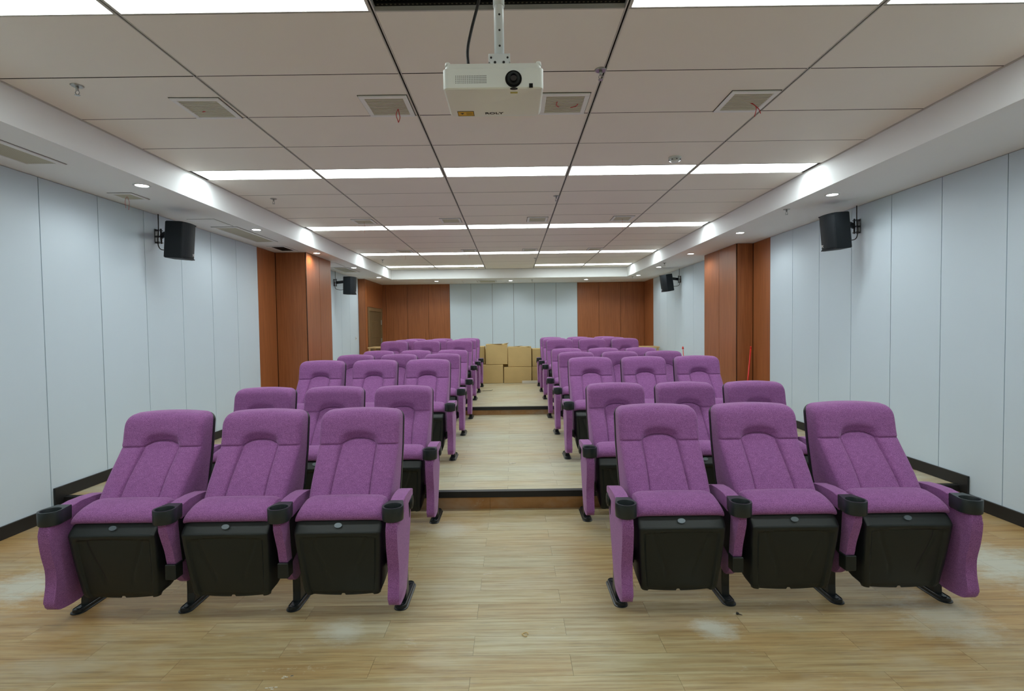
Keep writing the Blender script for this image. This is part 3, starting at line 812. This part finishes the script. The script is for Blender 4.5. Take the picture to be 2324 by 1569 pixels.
def build_arm(kind, parent, x):
    """kind: 'mid' or 'end'; parts are placed at local x"""
    # armrest pad
    prof = [(-.024, .607), (.04, .612), (.12, .612), (.20, .604), (.245, .592), (.245, .555), (.16, .56), (.06, .545), (-.024, .528)]
    bm = bmesh.new(); prism_yz(bm, prof, -AW, AW, .006, 2); o = link_mesh('armrest_pad', bm, 'fabric', parent, loc=(x, 0, 0)); auto_smooth(o)
    o = link_mesh('cup_holder', cup_mesh(), 'plastic_smooth', parent, loc=(x, 0, 0)); auto_smooth(o)
    hw = .029
    if kind != 'mid':
        pr = smooth_closed([(-.150, .538), (-.155, .47), (-.143, .38), (-.125, .30), (-.126, .22), (-.140, .15), (-.139, .118), (-.120, .098), (-.08, .088), (.0, .085), (.06, .10), (.10, .19), (.15, .32), (.20, .45), (.205, .52), (.20, .556), (.1, .55), (-.02, .535), (-.1, .538)], 3)
        bm = bmesh.new(); prism_yz(bm, pr, -hw, hw, .008, 2); o = link_mesh('side_panel', bm, 'fabric', parent, loc=(x, 0, 0)); auto_smooth(o)
        s = 1 if kind == 'end+' else -1
        bm = bmesh.new(); cyl(bm, (s*.028, .205, .525), (s*.04, .205, .525), .04, .037, 24); cyl(bm, (s*.04, .205, .525), (s*.043, .205, .525), .028, .026, 20)
        link_mesh('pivot_cap', bm, 'plastic', parent, loc=(x, 0, 0))
        bm = bmesh.new(); prism_yz(bm, [(.14, .555), (.18, .556), (.185, .49), (.165, .45)], s*.027-.004, s*.027+.004); link_mesh('hinge_plate', bm, 'plastic', parent, loc=(x, 0, 0))
    else:
        pr = smooth_closed([(-.138, .538), (-.122, .47), (-.090, .38), (-.075, .315), (-.055, .27), (-.02, .21), (.03, .165), (.09, .17), (.14, .24), (.18, .36), (.20, .48), (.20, .556), (.1, .55), (-.02, .535), (-.1, .533)], 3)
        bm = bmesh.new(); prism_yz(bm, pr, -.022, .022, .007, 2); o = link_mesh('side_panel', bm, 'fabric', parent, loc=(x, 0, 0)); auto_smooth(o)
        bm = bmesh.new(); prism_yz(bm, [(-.040, .53), (-.030, .40), (-.015, .29), (.19, .36), (.205, .53)], -.0245, .0245, .002, 1); link_mesh('panel_core', bm, 'plastic', parent, loc=(x, 0, 0))
        bm = bmesh.new(); box(bm, -.028, .028, -.085, -.02, .225, .306, .004); link_mesh('seat_bracket', bm, 'plastic', parent, loc=(x, 0, 0))
    bm = bmesh.new()
    prism_yz(bm, [(.075, .018), (.17, .018), (.145, .07), (.135, .30), (.08, .30), (.085, .07)], -.021, .021, .003, 1)
    o = link_mesh('leg', bm, 'metal_black', parent, loc=(x, 0, 0))
    # foot: stadium shape with stepped rim, boss and bolt
    bm = bmesh.new()
    def stad(r, y0, y1, z):
        pts = []
        for i in range(13): a = math.pi+math.pi*i/12; pts.append((r*math.cos(a), y0+r+r*math.sin(a)))
        for i in range(13): a = math.pi*i/12; pts.append((r*math.cos(a), y1-r+r*math.sin(a)))
        return [bm.verts.new((px, py, z)) for px, py in pts]
    rr = [stad(.038, 0, .31, 0), stad(.037, .001, .309, .004), stad(.030, .008, .302, .006), stad(.028, .01, .30, .020), stad(.025, .013, .297, .022), stad(.023, .015, .295, .018)]
    for a, b in zip(rr, rr[1:]):
        for k in range(len(a)): bm.faces.new((a[k], a[(k+1) % len(a)], b[(k+1) % len(a)], b[k]))
    bm.faces.new(rr[0][::-1]); bm.faces.new(rr[-1])
    o = link_mesh('foot', bm, 'metal_black', parent, loc=(x, 0, 0)); auto_smooth(o, 30)
    bm = bmesh.new(); cyl(bm, (0, .04, .017), (0, .04, .023), .014, .012, 6); cyl(bm, (0, .27, .017), (0, .27, .023), .014, .012, 6); cyl(bm, (0, .04, .0165), (0, .04, .0185), .02, .02, 18)
    link_mesh('bolt', bm, 'metal_black', o)
def build_chair(kind):
    """kind: L_aisle L_mid ... arms on both sides for aisle/wall ends"""
    root = empty('auditorium_chair')
    root.location = (0, 0, 0)
    o = link_data('backrest', SH['back'], root)
    link_data('back_shell', SH['shell'], root)
    link_data('seat_pan', SH['pan'], root)
    link_data('number_tag', SH['tag'], root.children[-1] if False else [c for c in root.children if c.name.startswith('seat_pan')][0])
    link_data('seat_cushion', SH['cush'], root)
    link_data('seat_axle', SH['axle'], root)
    for a, k in kind: build_arm(k, root, a)
    return root
SH = {}
b1, b2 = make_backrest(); b3, b4 = make_seat()
for key, bm, mt, ang in (('back', b1, 'fabric', 60), ('shell', b2, 'plastic', 40), ('pan', b3, 'plastic', 38), ('cush', b4, 'fabric', 60)):
    o = link_mesh('tmp', bm, mt); auto_smooth(o, ang); SH[key] = o.data; bpy.data.objects.remove(o)
bm = bmesh.new(); cyl(bm, (0, -.079, .508), (0, -.067, .509), .02, .021, 24)
for v in bm.verts: v.co.z = .508+(v.co.z-.508)*.62
bmesh.ops.rotate(bm, cent=(0, -.088, .508), matrix=Matrix.Rotation(math.radians(-38), 3, 'X'), verts=bm.verts[:])
o = link_mesh('tmp', bm, 'tag'); auto_smooth(o); SH['tag'] = o.data; bpy.data.objects.remove(o)
bm = bmesh.new(); cyl(bm, (-.262, .06, .262), (.262, .06, .262), .012, n=10)
for s in (-1, 1): box(bm, s*.236-.014, s*.236+.014, .03, .10, .23, .30, .004)
o = link_mesh('tmp', bm, 'metal_black'); SH['axle'] = o.data; bpy.data.objects.remove(o)
# arms meshes are built once per kind: prototypes per arm arrangement, copied with their parts
HL, HR = P5/2, .5885/2
protos = {
    ('L', 0): build_chair([(-HL, 'end-')]),                     # by the wall
    ('L', 1): build_chair([(-HL, 'mid')]),
    ('L', 2): build_chair([(-HL, 'mid'), (HL, 'end+')]),        # by the aisle
    ('R', 0): build_chair([(HR, 'mid'), (-HR, 'end-')]),        # by the aisle
    ('R', 1): build_chair([(HR, 'mid')]),
    ('R', 2): build_chair([(HR, 'end+')]),
}
rowY = [2.758, 4.005, 5.365, 6.62, 7.85, 9.02, 10.09, 11.06]
rowZ = [0, 0, Z1, Z1, Z1, Z2, Z2, Z2]
dxL = [0, -.005, -.012, -.022, -.022, -.035, -.035, -.03]
rn = ['front row', 'second row', 'third row', 'fourth row', 'fifth row', 'sixth row', 'seventh row', 'rearmost row']
used = set()
for r in range(8):
    for side in 'LR':
        for k in range(3):
            if side == 'L': x = -.622-P5*(2.5-k)+dxL[r]; pos = ('wall-side', 'middle', 'aisle')[k]; blk = "door's side"
            else: x = .575+.5885*(k+.5)-(.006 if r > 1 else 0); pos = ('aisle', 'middle', 'wall-side')[k]; blk = "red pole's side"
            pk = (side, k)
            o = protos[pk] if pk not in used else copy_tree(protos[pk])
            used.add(pk)
            o.location = (x, rowY[r], rowZ[r])
            tag(o, 'purple auditorium chair, %s seat of the %s, %s of the aisle' % (pos, rn[r], blk), 'chair', 'purple auditorium chairs')

# ================================================================== PROJECTOR
pr_ = empty('projector', (-.056, 1.95, 2.397))
PW, PD, PH = .186, .26, .092
def rrect(w, y0, y1, r, z, bm, n=6):
    pts = []
    for cx_, cy_, a0 in ((w-r, y0+r, -90), (w-r, y1-r, 0), (-w+r, y1-r, 90), (-w+r, y0+r, 180)):
        for i in range(n+1):
            a = math.radians(a0+90*i/n); pts.append((cx_+r*math.cos(a), cy_+r*math.sin(a)))
    return [bm.verts.new((x, y, z)) for x, y in pts]
bm = bmesh.new()
rr = [rrect(PW-.008, .006, PD-.006, .02, 0, bm), rrect(PW-.002, .001, PD-.001, .022, .004, bm), rrect(PW, 0, PD, .022, .012, bm), rrect(PW, 0, PD, .022, PH-.018, bm), rrect(PW-.006, .002, PD-.002, .022, PH-.016, bm), rrect(PW-.01, .004, PD-.004, .022, PH, bm)]
for a, b in zip(rr, rr[1:]):
    for k in range(len(a)): bm.faces.new((a[k], a[(k+1) % len(a)], b[(k+1) % len(a)], b[k]))
bm.faces.new(rr[0][::-1]); bm.faces.new(rr[-1])
o = link_mesh('projector_case', bm, 'proj', pr_); auto_smooth(o, 30)
for s in (-1, 1):
    bm = bmesh.new(); cyl(bm, (s*(PW-.018), .02, PH-.004), (s*(PW-.018), .02, PH+.01), .012, .009, 16); cyl(bm, (s*(PW-.018), .02, PH+.01), (s*(PW-.018), .02, PH+.013), .009, .004, 16)
    link_mesh('adjusting_foot', bm, 'proj', pr_)
lx, lz = .075, .0335
bm = bmesh.new(); cyl(bm, (lx, -.002, lz), (lx, .0005, lz), .0305, n=36); L = link_mesh('lens_recess', bm, 'black', pr_)
bm = bmesh.new(); cyl(bm, (lx, -.012, lz-.003), (lx, -.001, lz), .021, .024, 32); link_mesh('lens_ring', bm, 'plastic', L)
bm = bmesh.new(); cyl(bm, (lx, -.03, lz-.008), (lx, -.008, lz-.003), .0125, .014, 28, cap=False); cyl(bm, (lx, -.026, lz-.007), (lx, -.025, lz-.007), .0115, n=24); link_mesh('lens_barrel', bm, 'lens', L)
bm = bmesh.new()
xx = -.137; 
for i in range(19):
    for j in range(5):
        cx_, cz_ = xx, .021+j*.0062
        s = .0013
        box(bm, cx_-s, cx_+s, -.0006, .001, cz_-s, cz_+s)
    xx += .0076-.00017*i
q = link_mesh('air_holes', bm, 'ink', pr_); q['kind'] = 'stuff'
bm = bmesh.new(); box(bm, .132, .146, -.0008, .002, .0015, .0165); link_mesh('infrared_window', bm, 'black', pr_)
bm = bmesh.new(); box(bm, -.152, -.087, .200, .243, -.001, .001); y1_ = link_mesh('warning_label', bm, 'yellow', pr_)
y1_['label'] = 'yellow warning sticker with black border'
bm = bmesh.new()
for q in ((-.153, -.086, .1985, .2005), (-.153, -.086, .2425, .2445), (-.153, -.151, .1985, .2445), (-.088, -.086, .2035, .2445)): box(bm, *q, -.0014, 0)
for k in range(4): box(bm, -.118, -.096+.006*(k % 2), .211+k*.007, .2125+k*.007, -.0013, 0)
bmesh.ops.create_cone(bm, cap_ends=True, segments=3, radius1=.009, radius2=.009, depth=.0006, matrix=Matrix.Translation((-.134, .219, -.0012)))
link_mesh('warning_print', bm, 'ink', y1_)
bm = bmesh.new(); box(bm, .063, .090, .03, .042, -.001, .001); link_mesh('small_label', bm, 'yellow_pale', pr_)
bm = bmesh.new(); cyl(bm, (.076, .006, -.0012), (.076, .006, .002), .014, n=24); 
for v in bm.verts: v.co.y = .006+(v.co.y-.006)*.45
link_mesh('zoom_notch', bm, 'ink', pr_)
# lettering on the underside, read from below with its head away from the camera
mw = Matrix.Translation((-.004, .222, -.0006)) @ Matrix(((1, 0, 0, 0), (0, -1, 0, 0), (0, 0, -1, 0), (0, 0, 0, 1)))
mw = Matrix.Translation((-.004, .222, -.0006)) @ Matrix(((1, 0, 0, 0), (0, -1, 0, 0), (0, 0, -1, 0), (0, 0, 0, 1)))
text_mesh('lettering', 'ROLY', .026, 'ink', pr_, mw @ Matrix.Diagonal((1.15, 1, 1, 1)))
tag(pr_, 'white projector hung upside down from the ceiling pole', 'projector')
pm = empty('ceiling_mount', (-.034, 2.09, 2.49))
bm = bmesh.new(); cyl(bm, (0, 0, .08), (0, 0, ZT-2.49), .0195, n=28); cyl(bm, (0, 0, .285), (0, 0, ZT-2.49), .0225, n=28); link_mesh('pole', bm, 'white_metal', pm)
for z in (.125, .185, .245, .36, .43):
    bm = bmesh.new(); rr_ = .0199 if z < .28 else .0229
    cyl(bm, (.002, -rr_, z), (.002, -rr_+.003, z), .0042, n=12); link_mesh('pole_hole', bm, 'ink', pm)
bm = bmesh.new(); box(bm, -.042, .042, -.022, -.018, .0, .094, .001); box(bm, -.042, -.038, -.022, .03, .0, .062); box(bm, .038, .042, -.022, .03, .0, .062)
box(bm, -.07, .068, -.03, .05, -.001, .006, .001); box(bm, -.01, .062, -.045, -.02, .004, .012, .002)
link_mesh('bracket', bm, 'white_metal', pm)
bm = bmesh.new()
for s in (-1, 1):
    cyl(bm, (s*.017, -.024, .060), (s*.017, -.021, .060), .005, n=10); cyl(bm, (s*.032, -.024, .078), (s*.032, -.021, .078), .004, n=10)
cyl(bm, (0, -.024, .047), (0, -.021, .047), .003, n=8)
link_mesh('screws', bm, 'ink', pm)
tag(pm, 'white ceiling pole and bracket holding the projector', 'mount')
bm = bmesh.new(); tube(bm, [(-.11, 2.36, 3.2), (-.112, 2.30, 3.02), (-.118, 2.24, 2.90), (-.150, 2.2, 2.75), (-.166, 2.18, 2.65), (-.158, 2.17, 2.56), (-.150, 2.16, 2.50)], .0062, 10)
tag(link_mesh('projector_cable', bm, 'ink'), 'black cable dropping from the ceiling gap to the projector', 'cable')

# ================================================================== SPEAKERS
def speaker(x, y, z, rotz, tiltx, wall_x, label, logo, cy_off=0):
    o = empty('wall_speaker', (x, y, z))
    R = Matrix.Rotation(rotz, 4, 'Z') @ Matrix.Rotation(tiltx, 4, 'X')
    # local: front = -Y ; trapezoid body
    H, WF, WB, D = .37, .222, .17, .195
    bm = bmesh.new(); rings = []
    for zz in (-H/2, H/2):
        ring = []
        for i in range(9):
            u = i/8*2-1; ring.append((u*WF/2, -D/2-.022*(1-u*u)))
        ring += [(WF/2, -D/2+.03), (WB/2+.01, D/2-.02), (WB/2-.01, D/2), (-WB/2+.01, D/2), (-WB/2-.01, D/2-.02), (-WF/2, -D/2+.03)]
        rings.append([bm.verts.new((a, b, zz)) for a, b in ring])
    n = len(rings[0])
    for k in range(n): bm.faces.new((rings[0][k], rings[0][(k+1) % n], rings[1][(k+1) % n], rings[1][k]))
    fs = [bm.faces.new(rings[0][::-1]), bm.faces.new(rings[1])]
    bmesh.ops.bevel(bm, geom=[e for f in fs for e in f.edges], offset=.006, segments=2, affect='EDGES')
    c = link_mesh('cabinet', bm, 'speaker', o); auto_smooth(c, 30); c.matrix_local = R
    bm = bmesh.new(); rings = []
    for zz in (-H/2+.02, H/2-.02):
        rings.append([bm.verts.new(((i/8*2-1)*(WF/2-.006), -D/2-.005-.022*(1-(i/8*2-1)**2), zz)) for i in range(9)]+[bm.verts.new((-(i/8*2-1)*(WF/2-.006), -D/2+.004-.022*(1-(i/8*2-1)**2), zz)) for i in range(9)])
    n = 18
    for k in range(n): bm.faces.new((rings[0][k], rings[0][(k+1) % n], rings[1][(k+1) % n], rings[1][k]))
    bm.faces.new(rings[0][::-1]); bm.faces.new(rings[1])
    g = link_mesh('front_grille', bm, 'speaker', o); g.matrix_local = R
    for zz in (-H/2+.008, H/2-.008):
        bm = bmesh.new(); box(bm, -WF/2-.001, WF/2+.001, -D/2-.012, -D/2+.002, zz-.006, zz+.006, .003); q = link_mesh('lip', bm, 'speaker', o); q.matrix_local = R
    lm = R @ Matrix.Translation((-.072 if logo < 0 else .072, -D/2-.0195, -H/2+.05)) @ Matrix.Rotation(math.radians(90), 4, 'X')
    bm = bmesh.new(); text_mesh('lettering', 'TC', .034, 'white_ink', o, lm)
    # bracket between back of cabinet and the wall plate
    s = 1 if wall_x > x else -1
    wx = wall_x-x-s*.001; zc_ = .085; wy = cy_off
    bm = bmesh.new()
    box(bm, min(wx, wx-s*.006), max(wx, wx-s*.006), wy-.035, wy+.035, zc_-.075, zc_+.075, .002)
    for zz in (zc_-.07, zc_-.006, zc_+.06): box(bm, min(wx, wx-s*.05), max(wx, wx-s*.05), wy-.03, wy+.03, zz, zz+.008)
    cyl(bm, (wx-s*.048, wy, zc_-.08), (wx-s*.048, wy, zc_+.08), .009, n=12)
    link_mesh('wall_plate', bm, 'metal_black', o)
    bk = R @ Vector((0, D/2-.005, zc_))
    bm = bmesh.new()
    a = Vector((wx-s*.045, wy, zc_)); dirv = (bk-a); L_ = dirv.length; 
    cyl(bm, a, bk, .014, n=4); cyl(bm, a+Vector((0, 0, .02)), bk+Vector((0, 0, .02)), .012, n=4); cyl(bm, a-Vector((0, 0, .02)), bk-Vector((0, 0, .02)), .012, n=4)
    link_mesh('bracket_arm', bm, 'metal_black', o)
    pk = R @ Vector((0, D/2, -.07))
    bm = bmesh.new(); tube(bm, [(wx-s*.03, wy-.01, ZS-z-.001), (wx-s*.035, wy-.02, .15), (wx-s*.03, wy-.03, .02), (wx-s*.045, wy-.02, -.05), tuple((Vector((wx-s*.06, wy-.01, -.09))+pk)/2), tuple(pk)], .0052, 8)
    link_mesh('speaker_cable', bm, 'ink', o)
    tag(o, label, 'speaker', 'black speakers on the side walls')
# front normal -Y rotated: rotz = +90deg turns -Y to +X
speaker(-3.425, 5.42, 2.46, math.radians(89), math.radians(4.5), XL, 'black wall speaker nearest the camera on the door side, beside a long ceiling grille', 1, .20)
speaker(3.40, 5.47, 2.475, math.radians(-84), math.radians(5.5), XR, 'black wall speaker nearest the camera on the red-pole side wall', -1, .18)
speaker(-3.40, 11.0, 2.45, math.radians(74), math.radians(2), XL, 'small far black wall speaker between the door side pilaster and the door', 1, .2)
speaker(3.42, 11.45, 2.46, math.radians(-68), math.radians(9), XR, 'far black wall speaker tilted down, beyond the red-pole side pilaster', -1, .12)

# ================================================================== BOXES AND LOOSE THINGS
def carton(x0, x1, y0, y1, z0, z1, label, rot=0, flaps=None, tape=True):
    o = empty('cardboard_box', ((x0+x1)/2, (y0+y1)/2, z0)); lx, ly, h = (x1-x0)/2, (y1-y0)/2, z1-z0
    bm = bmesh.new(); box(bm, -lx, lx, -ly, ly, 0, h, .006, 2)
    for v in bm.verts:
        if 0.02 < v.co.z: v.co.x += .006*math.sin(v.co.z*9+x0*5); v.co.y += .004*math.sin(x0*7)
    link_mesh('carton', bm, 'card', o)
    if tape:
        bm = bmesh.new(); box(bm, -lx+.002, lx-.002, -.025, .025, h-.001, h+.0012); link_mesh('tape', bm, 'tape', o)
    bm = bmesh.new(); box(bm, -.001, .001, -ly-.0008, -ly+.003, .02, h-.02); 
    bm.free()
    if flaps:
        for fx0, fx1, dz, sk in flaps:
            bm = bmesh.new()
            vs = [bm.verts.new(p) for p in ((fx0, -ly+.01, h), (fx1, -ly+.01, h), (fx1+sk, -ly-.03, h+dz), (fx0, -ly+.02, h+dz*.5))]
            f = bm.faces.new(vs); r_ = bmesh.ops.extrude_face_region(bm, geom=[f])
            for v in [g for g in r_['geom'] if isinstance(g, bmesh.types.BMVert)]: v.co.y += .006
            link_mesh('flap', bm, 'card', o)
    o.rotation_euler.z = rot
    tag(o, label, 'box', 'cardboard boxes at the far end of the aisle')
g_ = .006
carton(-.70, -.205, 11.78, 12.25, Z2+.001, .690, 'brown cardboard box on the floor nearest the door-side seats, under the torn-top box', 0)
carton(-.60, -.108, 11.80, 12.25, .697, 1.150, 'tallest cardboard box with torn open top flaps, on the upper layer', .02, [(-.20, .12, .014, .02), (.17, .235, .035, .05)], False)
carton(-.19, .437, 11.79, 12.27, Z2+.001, .632, 'widest brown cardboard box on the floor at the aisle centre', 0)
carton(-.088, .445, 11.81, 12.25, .638, 1.085, 'upper cardboard box at the aisle centre with a lifted flap', -.015, [(-.15, -.02, .028, .10), (.12, .22, .010, .02)])
carton(.455, 1.0, 11.85, 12.3, Z2+.001, .632, 'cardboard box on the floor partly hidden by the red-pole side seats', 0)
carton(.462, .98, 11.86, 12.3, .638, 1.035, 'upper cardboard box partly hidden behind the red-pole side seats', .01)
carton(-1.22, -.715, 11.95, 12.4, Z2+.001, .70, 'cardboard box on the floor almost hidden behind door-side seats', 0)
carton(-1.13, -.625, 11.95, 12.4, .706, 1.10, 'upper cardboard box almost hidden behind door-side seats', 0)
carton(-.66, -.02, 12.42, 12.95, Z2+.001, 1.02, 'cardboard box added behind the stack to darken its gaps, door side', 0)  # this box and the next are added so the stack's gaps look dark
carton(.02, .70, 12.42, 12.95, Z2+.001, .98, 'cardboard box added behind the stack to darken its gaps, red-pole side', 0)
bm = bmesh.new(); box(bm, .22, .66, 11.68, 11.745, Z2, .325, .003); tag(link_mesh('cardboard_sheet', bm, 'paper'), 'pale low cardboard strip leaning before the floor boxes', 'cardboard')
def bench(x0, x1, y0, y1, z, label):
    o = empty('work_table', ((x0+x1)/2, (y0+y1)/2, Z2)); lx, ly, h = (x1-x0)/2, (y1-y0)/2, z-Z2
    bm = bmesh.new(); box(bm, -lx, lx, -ly, ly, h-.03, h, .002); link_mesh('table_top', bm, 'pale_wood', o)
    for sx in (-1, 1):
        for sy_ in (-1, 1):
            bm = bmesh.new(); box(bm, sx*(lx-.04)-.02, sx*(lx-.04)+.02, sy_*(ly-.04)-.02, sy_*(ly-.04)+.02, 0, h-.03); link_mesh('leg', bm, 'pale_wood', o)
    tag(o, label, 'table', 'pale wooden work tables')
bench(-3.53, -2.9, 12.75, 13.35, 1.09, 'pale wooden work table in front of the olive-brown door')
bench(2.95, 3.66, 12.9, 13.5, 1.01, 'pale wooden board table in the corner before the brown panels, red-pole side')
bm = bmesh.new(); cyl(bm, (3.545, 7.93, Z1+.001), (3.66, 7.985, 1.16), .011, n=12)
o = empty('broom_pole'); link_mesh('pole', bm, 'red', o); bm = bmesh.new(); cyl(bm, (3.66, 7.98, 1.16), (3.662, 7.99, 1.185), .013, .010, 12); link_mesh('end_cap', bm, 'red', o)
tag(o, 'long red pole leaning in the brown corner beside the pilaster', 'pole')
o = empty('warning_tag'); bm = bmesh.new(); cyl(bm, (3.62, 10.9, Z2), (3.66, 11.15, 1.03), .008, n=8); link_mesh('stick', bm, 'red', o)
bm = bmesh.new(); cyl(bm, (3.66, 11.15, 1.02), (3.66, 11.16, 1.07), .022, .012, 12); link_mesh('knob', bm, 'red', o)
tag(o, 'red knob showing just above the fifth-row seats by the white wall', 'handle')
o = empty('wall_socket', (XL, 12.67, 1.315)); bm = bmesh.new(); box(bm, 0, .008, -.043, .043, -.043, .043, .002); link_mesh('cover_plate', bm, 'white_metal', o)
bm = bmesh.new(); box(bm, .008, .0095, -.02, -.012, -.018, .012); box(bm, .008, .0095, .008, .016, -.018, .012); link_mesh('sockets', bm, 'ink', o)
tag(o, 'white wall socket on the far white panel beside the door return', 'socket')
# debris on the floor
o = None
bm = bmesh.new(); tube(bm, [(-.04, 5.22, Z1+.004), (-.02, 5.235, Z1+.003), (.0, 5.23, Z1+.005), (.025, 5.25, Z1+.004)], .004, 6)
for v in bm.verts: v.co.x += .0; v.co.y += (v.co.z-Z1-.004)*2
tag(link_mesh('paper_scrap', bm, 'paper'), 'curled white paper scrap in the aisle just above the first step', 'paper scrap')
bm = bmesh.new(); tube(bm, [(.047+.014*math.cos(a)*(1+.15*math.sin(3*a)), 2.524+.016*math.sin(a), .003+.002*math.sin(2*a)) for a in [i*.6 for i in range(10)]], .0022, 6)
tag(link_mesh('wire_coil', bm, 'card'), 'tiny brown curl of wire on the floor in the foreground aisle', 'wire')
bm = bmesh.new(); cyl(bm, (1.158, 2.683, .007), (1.166, 2.676, .007), .007, .005, 10); cyl(bm, (1.166, 2.676, .006), (1.182, 2.668, .004), .0028, .0014, 8)
tag(link_mesh('screw', bm, 'ink'), 'black screw lying before the first front-row foot plates, red-pole side', 'screw')
for i, (x, y, lb) in enumerate(((-1.04, 2.165, 'white plaster chip at the bottom edge of the floor, nearest one'), (-1.0, 2.235, 'white plaster chip on the foreground floor, farther of the two'))):
    bm = bmesh.new()
    for k in range(5):
        a, b = random.uniform(-.02, .02), random.uniform(-.01, .01)
        box(bm, x+a-.006, x+a+.006, y+b-.0025, y+b+.0025, 0.0005, .002)
    q = link_mesh('plaster_chip', bm, 'paper'); tag(q, lb, 'debris', 'plaster chips on the floor'); q['kind'] = 'stuff'
bm = bmesh.new(); tube(bm, [(-.60, 10.35, Z2+.004), (-.52, 10.38, Z2+.004), (-.43, 10.40, Z2+.004), (-.40, 10.5, Z2+.004)], .004, 6)
tag(link_mesh('loose_wire', bm, 'ink'), 'thin dark wire end on the rear floor beside the seventh-row feet', 'wire')
